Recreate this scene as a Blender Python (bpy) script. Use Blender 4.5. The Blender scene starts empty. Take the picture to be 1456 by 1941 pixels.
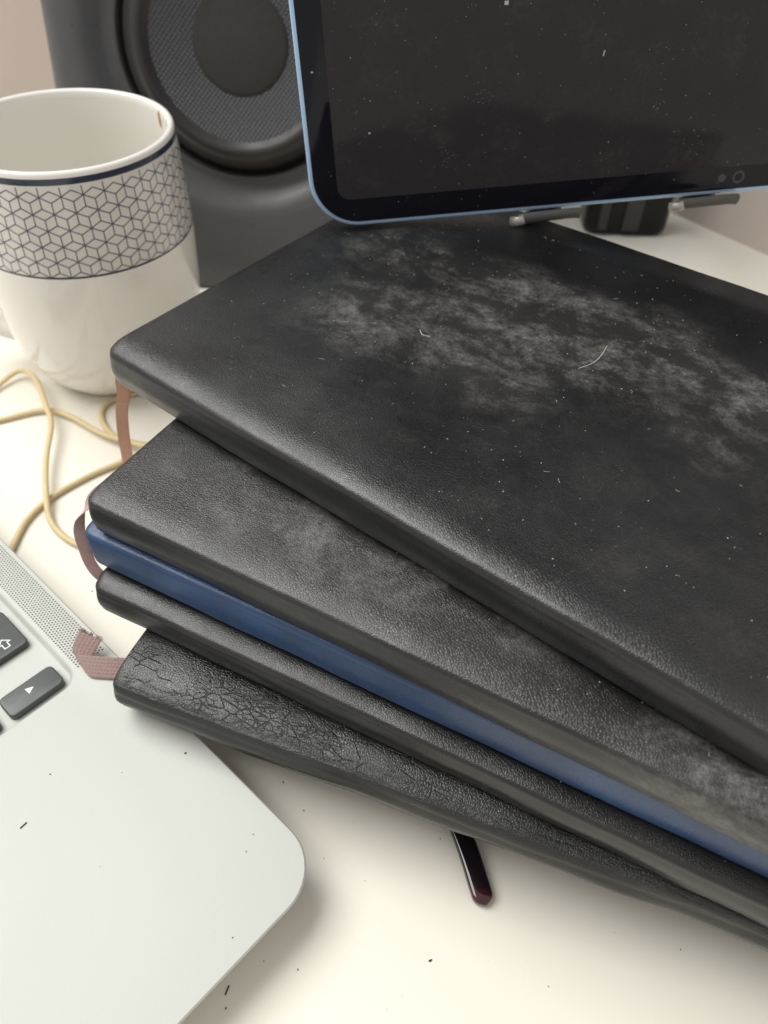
import bpy, bmesh, math, random
from mathutils import Vector, Matrix, noise
R = math.radians
MM = 0.001
rng = random.Random(7)
sc = bpy.context.scene
col = sc.collection

# ------------------------------------------------------------------ camera
cd = bpy.data.cameras.new('camera')
cam = bpy.data.objects.new('camera', cd); col.objects.link(cam)
cR = Vector((0.99927892, 0.02735632, 0.02633008)); cU = Vector((-0.03796895, 0.71997223, 0.69296345)); cF = Vector((0, 0.69346349, -0.72049176))
m = Matrix.Identity(4)
for i in range(3):
    m[i][0] = cR[i]; m[i][1] = cU[i]; m[i][2] = -cF[i]
m[0][3], m[1][3], m[2][3] = 0, 0, 0.20913
cam.matrix_world = m
cd.sensor_fit = 'HORIZONTAL'; cd.lens = 5.7; cd.sensor_width = 5.7 * 1456 / 1506.6
cd.clip_start = 0.01; cd.clip_end = 50
cd.dof.use_dof = True; cd.dof.focus_distance = 0.195; cd.dof.aperture_fstop = 3.4
sc.camera = cam
# ------------------------------------------------------------------ light
w = bpy.data.worlds.new('World'); sc.world = w; w.use_nodes = True
bg = w.node_tree.nodes['Background']; bg.inputs[0].default_value = (1.0, 0.945, 0.905, 1); bg.inputs[1].default_value = 0.66
def area(name, loc, target, sx, sy, power, colr):
    l = bpy.data.lights.new(name, 'AREA'); l.shape = 'RECTANGLE'; l.size = sx; l.size_y = sy; l.energy = power; l.color = colr
    o = bpy.data.objects.new(name, l); col.objects.link(o); o.location = loc
    o.rotation_euler = (Vector(target) - Vector(loc)).to_track_quat('-Z', 'Y').to_euler(); return o
area('window_light', (-1.00, 0.46, 1.72), (-0.02, 0.12, 0.0), 1.5, 1.3, 44.0, (1.0, 1.0, 0.965))
sc.view_settings.view_transform = 'Standard'; sc.view_settings.look = 'None'
sc.view_settings.exposure = 0.0; sc.view_settings.gamma = 1.0
sc.render.engine = 'CYCLES'; sc.cycles.max_bounces = 8

# ------------------------------------------------------------------ helpers
def tag(o, label=None, cat=None, group=None, kind=None):
    for k, v in (('label', label), ('category', cat), ('group', group), ('kind', kind)):
        if v: o[k] = v
    return o
def empty(name, mat4):
    o = bpy.data.objects.new(name, None); o.empty_display_size = 0.01; col.objects.link(o); o.matrix_world = mat4; return o
def mesh_obj(name, verts, faces, material, parent=None, smooth=True, scale=MM, mats=None, fm=None, uvs=None):
    me = bpy.data.meshes.new(name); me.from_pydata([tuple(c * scale for c in v) for v in verts], [], faces)
    for k in (mats or [material]): me.materials.append(k)
    if fm: me.polygons.foreach_set('material_index', fm)
    if smooth: me.polygons.foreach_set('use_smooth', [True] * len(me.polygons))
    me.update()
    o = bpy.data.objects.new(name, me); col.objects.link(o)
    if parent: o.parent = parent
    return o
def fix_normals(o):
    bm = bmesh.new(); bm.from_mesh(o.data); bmesh.ops.recalc_face_normals(bm, faces=bm.faces); bm.to_mesh(o.data); bm.free(); return o
def sharp(o, deg=40):
    bm = bmesh.new(); bm.from_mesh(o.data); bmesh.ops.recalc_face_normals(bm, faces=bm.faces)
    for e in bm.edges:
        if len(e.link_faces) == 2 and e.calc_face_angle(0) > R(deg): e.smooth = False
    bm.to_mesh(o.data); bm.free(); return o
def frame(o, ex, ey, ez):
    m = Matrix.Identity(4)
    for i in range(3): m[i][0], m[i][1], m[i][2], m[i][3] = ex[i], ey[i], ez[i], o[i] * MM
    return m
def rrect(x0, x1, y0, y1, r, k=8):
    pts = []
    for cx, cy, a0 in ((x1 - r, y1 - r, 0), (x0 + r, y1 - r, 90), (x0 + r, y0 + r, 180), (x1 - r, y0 + r, 270)):
        for i in range(k + 1):
            a = R(a0 + 90 * i / k); pts.append((cx + r * math.cos(a), cy + r * math.sin(a)))
    return pts
def loops(ls, cap0=True, cap1=True):
    """bridge a list of 3-D loops with equal point counts"""
    n = len(ls[0]); v = [p for l in ls for p in l]; f = []
    for i in range(len(ls) - 1):
        for j in range(n):
            a, b = i * n + j, i * n + (j + 1) % n
            f.append((a, b, b + n, a + n))
    if cap0: f.append(tuple(range(n))[::-1])
    if cap1: f.append(tuple(range((len(ls) - 1) * n, len(ls) * n)))
    return v, f
def slab(name, x0, x1, y0, y1, z0, z1, r, bev, material, parent, k=8, bb=None, seg=3):
    """rounded-corner plate with rounded top (bev) and bottom (bb) edges"""
    bb = bev if bb is None else bb; ls = []
    prof = [(bb * (1 - math.sin(R(90 * i / seg))), z0 + bb * (1 - math.cos(R(90 * i / seg)))) for i in range(seg + 1)] if bb else [(0, z0)]
    prof += [(bev * (1 - math.cos(R(90 * i / seg))), z1 - bev * (1 - math.sin(R(90 * i / seg)))) for i in range(seg + 1)] if bev else [(0, z1)]
    for ins, z in prof:
        ls.append([(x, y, z) for x, y in rrect(x0 + ins, x1 - ins, y0 + ins, y1 - ins, max(r - ins, 0.05), k)])
    v, f = loops(ls); o = mesh_obj(name, v, f, material, parent); return sharp(o, 50)
def lathe(name, prof, material, parent, n=96, mats=None, band=None, closed=False):
    v = []; f = []; fm = []
    for r_, z in prof:
        for j in range(n):
            a = 2 * math.pi * j / n; v.append((r_ * math.cos(a), r_ * math.sin(a), z))
    P = len(prof)
    for i in range(P if closed else P - 1):
        for j in range(n):
            a, b = i * n + j, i * n + (j + 1) % n; c, d = ((i + 1) % P) * n + (j + 1) % n, ((i + 1) % P) * n + j
            f.append((a, b, c, d)); fm.append(band(i) if band else 0)
    return mesh_obj(name, v, f, material, parent, mats=mats, fm=fm)
def catmull(pts, per=10):
    out = []; P = [Vector(p) for p in pts]; P = [P[0] * 2 - P[1]] + P + [P[-1] * 2 - P[-2]]
    for i in range(1, len(P) - 2):
        for k in range(per):
            t = k / per; a, b, c, d = P[i - 1], P[i], P[i + 1], P[i + 2]
            out.append(0.5 * ((2 * b) + (c - a) * t + (2 * a - 5 * b + 4 * c - d) * t * t + (3 * b - a - 3 * c + d) * t ** 3))
    out.append(P[-2]); return out
def tube_data(path, ru, rv, n=10, up=Vector((0, 0, 1))):
    v = []; f = []
    for i, p in enumerate(path):
        t = (path[min(i + 1, len(path) - 1)] - path[max(i - 1, 0)]).normalized(); s = t.cross(up)
        s = s.normalized() if s.length > 1e-6 else Vector((1, 0, 0)); u = s.cross(t)
        for j in range(n):
            a = 2 * math.pi * j / n; v.append(tuple(p + s * (ru * math.cos(a)) + u * (rv * math.sin(a))))
    for i in range(len(path) - 1):
        for j in range(n):
            a, b = i * n + j, i * n + (j + 1) % n; f.append((a, b, b + n, a + n))
    f.append(tuple(range(n))[::-1]); f.append(tuple(range((len(path) - 1) * n, len(path) * n)))
    return v, f
def merge(parts):
    V = []; F = []
    for v, f in parts:
        o = len(V); V += list(v); F += [tuple(i + o for i in q) for q in f]
    return V, F
def box_data(c, ex, ey, ez):
    c = Vector(c); ex, ey, ez = Vector(ex), Vector(ey), Vector(ez); v = []
    for s in (-1, 1):
        for a, b in ((-1, -1), (1, -1), (1, 1), (-1, 1)): v.append(tuple(c + ex * a + ey * b + ez * s))
    return v, [(3, 2, 1, 0), (4, 5, 6, 7), (0, 1, 5, 4), (1, 2, 6, 5), (2, 3, 7, 6), (3, 0, 4, 7)]

# ------------------------------------------------------------------ materials
class NT:
    def __init__(s, name, base, rough=0.5, metal=0.0, spec=0.5, coat=0.0):
        s.m = bpy.data.materials.new(name); s.m.use_nodes = True; s.t = s.m.node_tree; s.b = s.t.nodes['Principled BSDF']
        s.b.inputs['Base Color'].default_value = (*base, 1); s.b.inputs['Roughness'].default_value = rough
        s.b.inputs['Metallic'].default_value = metal; s.b.inputs['Specular IOR Level'].default_value = spec; s.b.inputs['Coat Weight'].default_value = coat
        s.base = base; s.co = None
    def n(s, t, **kw):
        o = s.t.nodes.new(t)
        for k, v in kw.items():
            if k.startswith('i_'): o.inputs[k[2:].replace('_', ' ')].default_value = v
            else: setattr(o, k, v)
        return o
    def l(s, a, b): s.t.links.new(a, b)
    def coord(s):
        if s.co is None: s.co = s.n('ShaderNodeTexCoord').outputs['Object']
        return s.co
    def noise(s, scale, detail=4, rough=0.55, vec=None, out='Fac', dist=0.0):
        o = s.n('ShaderNodeTexNoise'); o.inputs['Scale'].default_value = scale; o.inputs['Detail'].default_value = detail
        o.inputs['Roughness'].default_value = rough; o.inputs['Distortion'].default_value = dist; s.l(vec or s.coord(), o.inputs['Vector']); return o.outputs[out]
    def voro(s, scale, feature='F1', vec=None, out='Distance', rnd=1.0):
        o = s.n('ShaderNodeTexVoronoi', feature=feature); o.inputs['Scale'].default_value = scale; o.inputs['Randomness'].default_value = rnd
        s.l(vec or s.coord(), o.inputs['Vector']); return o.outputs[out]
    def math(s, op, a, b=None, c=None, clamp=False):
        o = s.n('ShaderNodeMath', operation=op); o.use_clamp = clamp
        for i, x in enumerate((a, b, c)):
            if x is None: continue
            if isinstance(x, (int, float)): o.inputs[i].default_value = x
            else: s.l(x, o.inputs[i])
        return o.outputs[0]
    def ss(s, x, a, b, lo=0.0, hi=1.0):
        o = s.n('ShaderNodeMapRange', interpolation_type='SMOOTHSTEP'); s.l(x, o.inputs[0])
        for i, v in zip((1, 2, 3, 4), (a, b, lo, hi)): o.inputs[i].default_value = v
        return o.outputs[0]
    def mix(s, fac, a, b):
        o = s.n('ShaderNodeMix', data_type='RGBA'); s.l(fac, o.inputs[0])
        for i, x in ((6, a), (7, b)):
            if isinstance(x, tuple): o.inputs[i].default_value = (*x, 1)
            else: s.l(x, o.inputs[i])
        return o.outputs[2]
    def bump(s, h, strength, dist, prev=None):
        o = s.n('ShaderNodeBump'); o.inputs['Strength'].default_value = strength; o.inputs['Distance'].default_value = dist; s.l(h, o.inputs['Height'])
        if prev: s.l(prev, o.inputs['Normal'])
        return o.outputs[0]
    def set(s, color=None, rough=None, normal=None):
        if color: s.l(color, s.b.inputs['Base Color'])
        if rough: s.l(rough, s.b.inputs['Roughness'])
        if normal: s.l(normal, s.b.inputs['Normal'])
        return s.m
def plain(name, base, rough=0.5, metal=0.0, spec=0.5, coat=0.0, nz=None, var=0.08):
    s = NT(name, base, rough, metal, spec, coat)
    if nz:
        f = s.noise(nz); c = s.mix(f, tuple(x * (1 - var) for x in base), tuple(min(1, x * (1 + var)) for x in base))
        s.set(c, s.ss(s.noise(nz * 1.7), 0.3, 0.7, max(0.02, rough - 0.06), rough + 0.06))
    return s.m

def leather(name, base, rough, grain, gs=1500, dust=(), cracks=None, wear=0.0, dustcol=(0.42, 0.41, 0.385), specks=0.5):
    """pebbled imitation leather; dust = list of (s0, s1, w0, w1, amount) dusty bands in mm on the cover"""
    s = NT(name, base, rough, 0, 0.62)
    co = s.coord(); wv = s.noise(90, 2, out='Color')
    dv = s.n('ShaderNodeVectorMath', operation='MULTIPLY_ADD'); s.l(wv, dv.inputs[0]); dv.inputs[1].default_value = (0.002,) * 3; s.l(co, dv.inputs[2])
    v = dv.outputs[0]
    cell = s.voro(gs, 'DISTANCE_TO_EDGE', vec=v); fine = s.noise(gs * 2.2, 3, vec=v)
    h = s.math('ADD', s.ss(cell, 0.0, 0.22), s.math('MULTIPLY', fine, 0.14))
    spw = s.n('ShaderNodeSeparateXYZ'); s.l(co, spw.inputs[0]); h = s.math('MULTIPLY', h, s.ss(spw.outputs[1], -0.0006, 0.003, 0.4, 1.0))
    nrm = s.bump(h, grain, 0.00018)
    big = s.noise(35, 4); nrm = s.bump(big, 0.28, 0.0014, nrm)
    if cracks:
        cw0, cw1, s1 = cracks; sp = s.n('ShaderNodeSeparateXYZ'); s.l(co, sp.inputs[0])
        stretch = s.n('ShaderNodeVectorMath', operation='MULTIPLY'); s.l(v, stretch.inputs[0]); stretch.inputs[1].default_value = (0.6, 1.2, 1.0)
        ck = s.voro(270, 'DISTANCE_TO_EDGE', vec=stretch.outputs[0]); ck2 = s.voro(700, 'DISTANCE_TO_EDGE', vec=stretch.outputs[0])
        g1, g2 = s.ss(s.noise(130, 4), 0.40, 0.52), s.ss(s.noise(85, 4), 0.45, 0.6)
        along = s.ss(sp.outputs[0], s1 * MM, (s1 + 45) * MM, 1, 0.12)
        band = s.math('MULTIPLY', s.ss(sp.outputs[1], cw0 * MM, (cw0 + 3) * MM), s.ss(sp.outputs[1], cw1 * MM, (cw1 + 5) * MM, 1, 0))
        crk = s.math('MULTIPLY', s.math('MULTIPLY', band, along), s.math('MAXIMUM', s.math('MULTIPLY', g1, s.ss(ck, 0.0, 0.05, 0.8, 0)), s.math('MULTIPLY', g2, s.ss(ck2, 0.0, 0.10, 0.55, 0))))
        hh = s.math('MULTIPLY', crk, -1.0)
        nrm = s.bump(hh, 0.6, 0.0003, nrm)
        wr = s.n('ShaderNodeVectorMath', operation='MULTIPLY'); s.l(v, wr.inputs[0]); wr.inputs[1].default_value = (0.10, 1.0, 1.0)
        ridge = s.ss(sp.outputs[1], 1.0 * MM, 6.5 * MM, 1, 0)
        wk = s.math('MULTIPLY', s.noise(700, 5, 0.65, vec=wr.outputs[0], dist=0.4), s.math('MULTIPLY', s.math('ADD', s.math('MULTIPLY', ridge, 0.9), 0.1), s.ss(sp.outputs[1], 0.0, 0.0015, 0.2, 1.0)))
        nrm = s.bump(wk, 0.8, 0.0008, nrm)
    c = s.mix(s.ss(s.noise(60, 5), 0.35, 0.7), tuple(x * 0.85 for x in base), tuple(x * 1.25 for x in base))
    rg = s.ss(s.noise(45, 5), 0.3, 0.7, rough - 0.05, rough + 0.07)
    # pale specks of dust everywhere
    sv = s.voro(420, 'F1'); pick = s.noise(140, 3)
    spk = s.math('MULTIPLY', s.ss(sv, 0.10, 0.05), s.ss(pick, 0.60, 0.72)); c = s.mix(s.math('MULTIPLY', spk, specks), c, (0.32, 0.31, 0.29))
    if cracks: c = s.mix(s.math('MULTIPLY', crk, 0.5), c, (0.003, 0.003, 0.003))
    if dust:
        sp = s.n('ShaderNodeSeparateXYZ'); s.l(co, sp.inputs[0]); tot = None
        stv = s.n('ShaderNodeMapping'); s.l(co, stv.inputs[0]); stv.inputs['Rotation'].default_value = (0, 0, R(-12)); stv.inputs['Scale'].default_value = (0.75, 1.0, 1.0)
        blot = s.math('MULTIPLY', s.ss(s.noise(75, 9, 0.78, vec=stv.outputs[0], dist=0.2), 0.38, 0.80), s.ss(s.noise(1100, 6, 0.85), 0.20, 0.72))
        for a, b, w0, w1, amt in dust:
            wm = s.noise(22, 3); wj = s.math('ADD', sp.outputs[1], s.math('MULTIPLY', s.math('SUBTRACT', wm, 0.5), 0.03))
            mw = s.math('MULTIPLY', s.ss(wj, (w0 - 8) * MM, (w0 + 8) * MM), s.ss(wj, (w1 - 8) * MM, (w1 + 8) * MM, 1, 0))
            ms = s.math('MULTIPLY', s.ss(sp.outputs[0], (a - 12) * MM, (a + 12) * MM), s.ss(sp.outputs[0], (b - 15) * MM, (b + 15) * MM, 1, 0))
            k = s.math('MULTIPLY', s.math('MULTIPLY', mw, ms), amt); tot = k if tot is None else s.math('MAXIMUM', tot, k)
        f = s.math('MULTIPLY', blot, tot, clamp=True); film = s.math('MULTIPLY', tot, 0.05, clamp=True)
        f = s.math('MAXIMUM', f, film); c = s.mix(f, c, dustcol)
        rg = s.math('ADD', rg, s.math('MULTIPLY', f, 0.35))
    return s.set(c, rg, nrm)

M = {}
def desk_mat():
    s = NT('desk_lacquer', (0.80, 0.765, 0.655), 0.32, 0, 0.5)
    c = s.mix(s.noise(9, 4), (0.80, 0.772, 0.685), (0.825, 0.80, 0.72))
    st = s.ss(s.noise(240, 6, 0.7), 0.66, 0.80); c = s.mix(s.math('MULTIPLY', st, 0.18), c, (0.55, 0.50, 0.40))
    return s.set(c, s.ss(s.noise(30, 5), 0.3, 0.7, 0.27, 0.42), s.bump(s.noise(130, 3), 0.05, 0.0006))
M['desk'] = desk_mat()
M['wall'] = plain('painted_wall', (0.62, 0.535, 0.485), 0.8, nz=14, var=0.05)
def alu(name, base, rough, metal):
    s = NT(name, base, rough, metal, 0.5)
    g = s.noise(4200, 2); c = s.mix(g, tuple(x * 0.95 for x in base), tuple(min(1, x * 1.04) for x in base))
    sm = s.ss(s.noise(16, 5, 0.65), 0.3, 0.75, rough - 0.015, rough + 0.02)
    return s.set(c, sm, s.bump(g, 0.12, 0.00004))
M['alu'] = alu('silver_aluminium', (0.515, 0.53, 0.495), 0.58, 0.1)
M['well'] = alu('silver_well', (0.60, 0.63, 0.59), 0.58, 0.1)
def key_mat():
    s = NT('key_black', (0.055, 0.065, 0.063), 0.4, 0, 0.6)
    return s.set(None, s.ss(s.noise(160, 5), 0.3, 0.7, 0.36, 0.48), s.bump(s.noise(5000, 2), 0.15, 0.00005))
M['key'] = key_mat()
M['white'] = plain('white_print', (0.85, 0.85, 0.82), 0.5)
M['dark'] = plain('hole_shade', (0.012, 0.012, 0.012), 0.9)
M['grille_shade'] = plain('grille_hole_shade', (0.035, 0.037, 0.035), 0.9)
def paper_mat():
    s = NT('cream_paper', (0.70, 0.64, 0.50), 0.9)
    wv = s.n('ShaderNodeTexWave', bands_direction='Z'); s.l(s.coord(), wv.inputs['Vector']); wv.inputs['Scale'].default_value = 900; wv.inputs['Distortion'].default_value = 1.5
    return s.set(s.mix(wv.outputs['Fac'], (0.50, 0.45, 0.34), (0.74, 0.69, 0.56)), None, s.bump(wv.outputs['Fac'], 0.3, 0.0001))
M['paper'] = paper_mat()
M['blackA'] = leather('black_leather_dusty', (0.0095, 0.010, 0.011), 0.30, 0.22, 1650,
    dust=((32, 104, 44, 76, 0.62), (52, 124, 66, 106, 0.8), (100, 215, 76, 98, 0.8), (12, 64, 78, 108, 0.5), (35, 205, 8, 70, 0.07), (126, 156, 58, 74, 0.5)))
M['blackB'] = leather('black_leather_scuffed', (0.011, 0.011, 0.011), 0.30, 0.26, 1600, dust=((12, 118, 8, 34, 0.5), (70, 100, 12, 26, 0.6), (140, 182, -3, 12, 0.95)), specks=0.6)
M['blue'] = leather('navy_leather', (0.0125, 0.045, 0.122), 0.31, 0.24, 1700, specks=0.3, dustcol=(0.2, 0.22, 0.28))
M['blackC'] = leather('black_leather_smooth', (0.011, 0.011, 0.0105), 0.30, 0.20, 1600, specks=0.4)
M['blackD'] = leather('black_leather_cracked', (0.012, 0.013, 0.012), 0.30, 0.27, 1450, cracks=(0.5, 12, 60), specks=0.45)
M['mauve'] = plain('mauve_ribbon', (0.44, 0.30, 0.28), 0.75, nz=900, var=0.22)
M['orange'] = plain('copper_ribbon', (0.56, 0.31, 0.22), 0.7, nz=700, var=0.15)
M['braid'] = plain('braided_ribbon', (0.31, 0.215, 0.20), 0.8, nz=1600, var=0.28)
M['cord'] = plain('cream_cord', (0.66, 0.53, 0.30), 0.55, nz=300, var=0.12)
def ceramic(name, base):
    s = NT(name, base, 0.12, 0, 0.5, 0.3)
    st = s.ss(s.noise(75, 5, 0.6), 0.60, 0.78); return s.set(s.mix(s.math('MULTIPLY', st, 0.35), base, (base[0] * 0.86, base[1] * 0.74, base[2] * 0.52)), s.ss(s.noise(60, 4), 0.3, 0.7, 0.09, 0.17))
M['ceramic'] = ceramic('cream_ceramic', (0.83, 0.81, 0.755))
M['ceramic_band'] = ceramic('grey_ceramic_band', (0.70, 0.67, 0.625))
M['navy'] = plain('navy_glaze', (0.022, 0.03, 0.062), 0.15, coat=0.3)
M['line'] = plain('line_glaze', (0.085, 0.105, 0.145), 0.2, nz=400, var=0.3)
M['coffee'] = plain('coffee_drip', (0.42, 0.20, 0.055), 0.25)
def cabinet_mat():
    s = NT('speaker_vinyl', (0.095, 0.094, 0.095), 0.42, 0, 0.5)
    c = s.mix(s.ss(s.noise(300, 5), 0.66, 0.76), (0.095, 0.094, 0.095), (0.13, 0.12, 0.12)); return s.set(c, s.ss(s.noise(50, 5), 0.3, 0.7, 0.27, 0.4), s.bump(s.noise(2200, 2), 0.15, 0.0001))
M['cabinet'] = cabinet_mat()
def cone_mat():
    s = NT('woven_cone', (0.085, 0.095, 0.11), 0.42, 0, 0.6)
    mp = s.n('ShaderNodeMapping'); s.l(s.coord(), mp.inputs[0]); mp.inputs['Rotation'].default_value = (0, 0, R(38))
    ch = s.n('ShaderNodeTexChecker'); s.l(mp.outputs[0], ch.inputs['Vector']); ch.inputs['Scale'].default_value = 900
    w1 = s.n('ShaderNodeTexWave', bands_direction='X'); s.l(mp.outputs[0], w1.inputs['Vector']); w1.inputs['Scale'].default_value = 200
    w2 = s.n('ShaderNodeTexWave', bands_direction='Y'); s.l(mp.outputs[0], w2.inputs['Vector']); w2.inputs['Scale'].default_value = 200
    h = s.math('MULTIPLY', w1.outputs['Fac'], w2.outputs['Fac'])
    c = s.mix(h, (0.062, 0.065, 0.070), (0.135, 0.14, 0.15)); return s.set(c, None, s.bump(h, 0.9, 0.0006))
M['cone'] = cone_mat()
M['rubber'] = plain('surround_rubber', (0.030, 0.026, 0.024), 0.42, nz=40)
M['cap'] = plain('dust_cap_felt', (0.046, 0.043, 0.039), 0.75, nz=200, var=0.06)
M['blue_alu'] = alu('sky_blue_aluminium', (0.42, 0.62, 0.86), 0.32, 0.3)
M['glass'] = plain('black_glass', (0.0075, 0.0075, 0.013), 0.08, spec=0.22, nz=60)
def screen_mat():
    s = NT('dark_screen', (0.034, 0.030, 0.033), 0.14, 0, 0.2)
    sm = s.ss(s.noise(55, 8, 0.75), 0.46, 0.70); f = s.math('MULTIPLY', sm, s.ss(s.noise(600, 6, 0.8), 0.38, 0.62))
    c = s.mix(s.math('MULTIPLY', f, 0.4), (0.034, 0.030, 0.0335), (0.090, 0.080, 0.080)); return s.set(c, s.ss(sm, 0, 1, 0.08, 0.24))
M['screen'] = screen_mat()
M['lens'] = plain('lens_ring', (0.05, 0.05, 0.055), 0.3)
M['gloss_black'] = plain('gloss_black_plastic', (0.006, 0.006, 0.006), 0.2, spec=0.25, nz=50)
M['pad_black'] = plain('grey_rubber_pad', (0.075, 0.073, 0.068), 0.42, nz=120)
M['chrome'] = plain('dull_chrome', (0.42, 0.40, 0.37), 0.42, 0.4, nz=200)
M['gloss_streak'] = plain('painted_reflection', (0.028, 0.026, 0.024), 0.4, nz=60)
M['pin'] = plain('copper_pin', (0.62, 0.42, 0.34), 0.3, 0.7)
def tort_mat():
    s = NT('tortoise_acetate', (0.02, 0.008, 0.01), 0.12, 0, 0.5, 0.4)
    return s.set(s.mix(s.ss(s.noise(70, 3, dist=1.0), 0.50, 0.66), (0.010, 0.006, 0.009), (0.07, 0.008, 0.010)))
M['tort'] = tort_mat()
M['lensglass'] = NT('spectacle_lens', (0.9, 0.92, 0.92), 0.02).m
M['lensglass'].node_tree.nodes['Principled BSDF'].inputs['Transmission Weight'].default_value = 1.0
M['dust'] = plain('dust_fluff', (0.52, 0.50, 0.46), 0.9)
M['crumb'] = plain('dark_crumb', (0.03, 0.02, 0.02), 0.7)

# ------------------------------------------------------------------ setting
bd = Vector((0.662, -0.75)); cr0 = Vector((158.7, 456.1))
def along(y): t = (y - cr0.y) / bd.y; return (cr0.x + bd.x * t, y)
pA, pB = along(560.0), along(-250.0)
poly = [(-620, -250), pB, pA, (-620, 560)]
v, f = loops([[(x, y, -22) for x, y in poly], [(x, y, 0) for x, y in poly]])
tag(sharp(mesh_obj('desk', v, f, M['desk'], smooth=False)), kind='structure')
def wall(name, a, b, nrm):
    a, b = Vector(a), Vector(b); n = Vector(nrm) * 30
    ring = [a, b, b + n, a + n]; v, f = loops([[(q.x, q.y, -60) for q in ring], [(q.x, q.y, 300) for q in ring]])
    tag(sharp(mesh_obj(name, v, f, M['wall'], smooth=False)), kind='structure')
wall('wall_back', (-620, 560), pA, (0, 1))
wall('wall_right', (pA[0] + bd.x * 0, pA[1]), along(100.0), (0.75, 0.662))

# ------------------------------------------------------------------ laptop
LZ = 14.42; lyaw = R(48.91)
ux = Vector((math.cos(lyaw), math.sin(lyaw), 0)); vx = Vector((math.sin(lyaw), -math.cos(lyaw), 0))
# local frame: x = right of the machine, y = towards its screen, z up; origin at lower-right corner of the right-arrow key on the desk
lap = empty('laptop', frame((-86.91, 117.39, 0), ux, -vx, Vector((0, 0, 1))))
tag(lap, 'silver laptop with dark keys reaching in from the left edge under the notebooks', 'laptop')
RM, PALM = 14.73, 89.3
x0, x1, y0, y1 = RM - 304, RM, -PALM, -PALM + 212.4
wx0, wx1, wy0, wy1 = -275.5, 3.4, -2.3, 111.0
kk = 10
def rr(ins, z, r): return [(x, y, z) for x, y in rrect(x0 + ins, x1 - ins, y0 + ins, y1 - ins, max(r, .3), kk)]
def wr(ins, z, r): return [(x, y, z) for x, y in rrect(wx0 + ins, wx1 - ins, wy0 + ins, wy1 - ins, max(r, .3), kk)]
ls = [rr(13, 0.0, 5), rr(9.5, 2.2, 6), rr(6.0, 5.6, 8), rr(3.2, 9.0, 10), rr(1.2, 12.0, 11.8), rr(0.1, LZ - 0.75, 12.7), rr(0, LZ - 0.42, 12.8), rr(0.40, LZ, 12.4),
      wr(-0.3, LZ, 6.0), wr(0.1, LZ - 0.12, 5.6), wr(0.6, LZ - 0.8, 5.1), wr(1.1, LZ - 1.6, 4.6), wr(1.5, LZ - 1.8, 4.2)]
v, f = loops(ls); sharp(mesh_obj('body', v, f, M['alu'], lap), 40)
# grille: flat dark discs painting the shade in drilled holes, one joined part
gv, gf = [], []
for i in range(11):
    for j in range(104):
        gx, gy = 4.9 + i * 0.80, 1.6 + j * 1.04 + (0.52 if i % 2 else 0)
        o = len(gv)
        for q in range(6): gv.append((gx + 0.29 * math.cos(q * 1.0472), gy + 0.29 * math.sin(q * 1.0472), LZ + 0.012))
        gf.append(tuple(range(o, o + 6)))
g = mesh_obj('speaker_grille', gv, gf, M['grille_shade'], lap, smooth=False); tag(g, kind='stuff')
kz0, kz1 = LZ - 1.75, LZ + 0.35
def key(a, b, c, d):   # u0,u1 (right), y0,y1 (towards screen)
    return slab('key', a, b, c, d, kz0, kz1, 1.7, 0.45, M['key'], lap, k=5, bb=0.0)
arrow = key(-16.3, 0, 0, 7.8)
tri = mesh_obj('key_symbol', [(-7.1, 4.55, kz1 + .02), (-9.25, 5.55, kz1 + .02), (-9.1, 3.35, kz1 + .02)], [(0, 2, 1)], M['white'], arrow, smooth=False)
key(-35.3, -19, 0, 7.8); key(-35.3, -19, 8.5, 16.3); key(-54.3, -38, 0, 7.8)
shift = key(-49, 0, 19, 35.3)
# outlined upward arrow on the shift key
oc = Vector((-5.4, 23.2)); out = [(0, 2.0), (2.0, -0.1), (0.95, -0.1), (0.95, -1.9), (-0.95, -1.9), (-0.95, -0.1), (-2.0, -0.1)]
inn = [(0, 1.55), (1.35, 0.2), (0.65, 0.2), (0.65, -1.6), (-0.65, -1.6), (-0.65, 0.2), (-1.35, 0.2)]
n7 = 7; sv = [(oc.x + x, oc.y + y, kz1 + .02) for x, y in out] + [(oc.x + x, oc.y + y, kz1 + .02) for x, y in inn]
mesh_obj('key_symbol', sv, [(i, (i + 1) % n7, n7 + (i + 1) % n7, n7 + i) for i in range(n7)], M['white'], shift, smooth=False)
key(-73.3, -57, 0, 16.3); key(-92.3, -76, 0, 16.3)
for i in range(3): key(-68.3 - 19 * i, -52 - 19 * i, 19, 35.3)
key(-20, 0, 38, 54.3)
for i in range(12): key(-39 - 19 * i, -22.7 - 19 * i, 38, 54.3)
for i in range(3, 10): key(-68.3 - 19 * i, -52 - 19 * i, 19, 35.3)
key(-186, -95, 0, 16.3)
for i in range(4): key(-205 - 19 * i, -188.7 - 19 * i, 0, 16.3)
for row in (57, 76):
    for i in range(14): key(-16.3 - 19 * i, 0 - 19 * i, row, row + 16.3)

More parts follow.
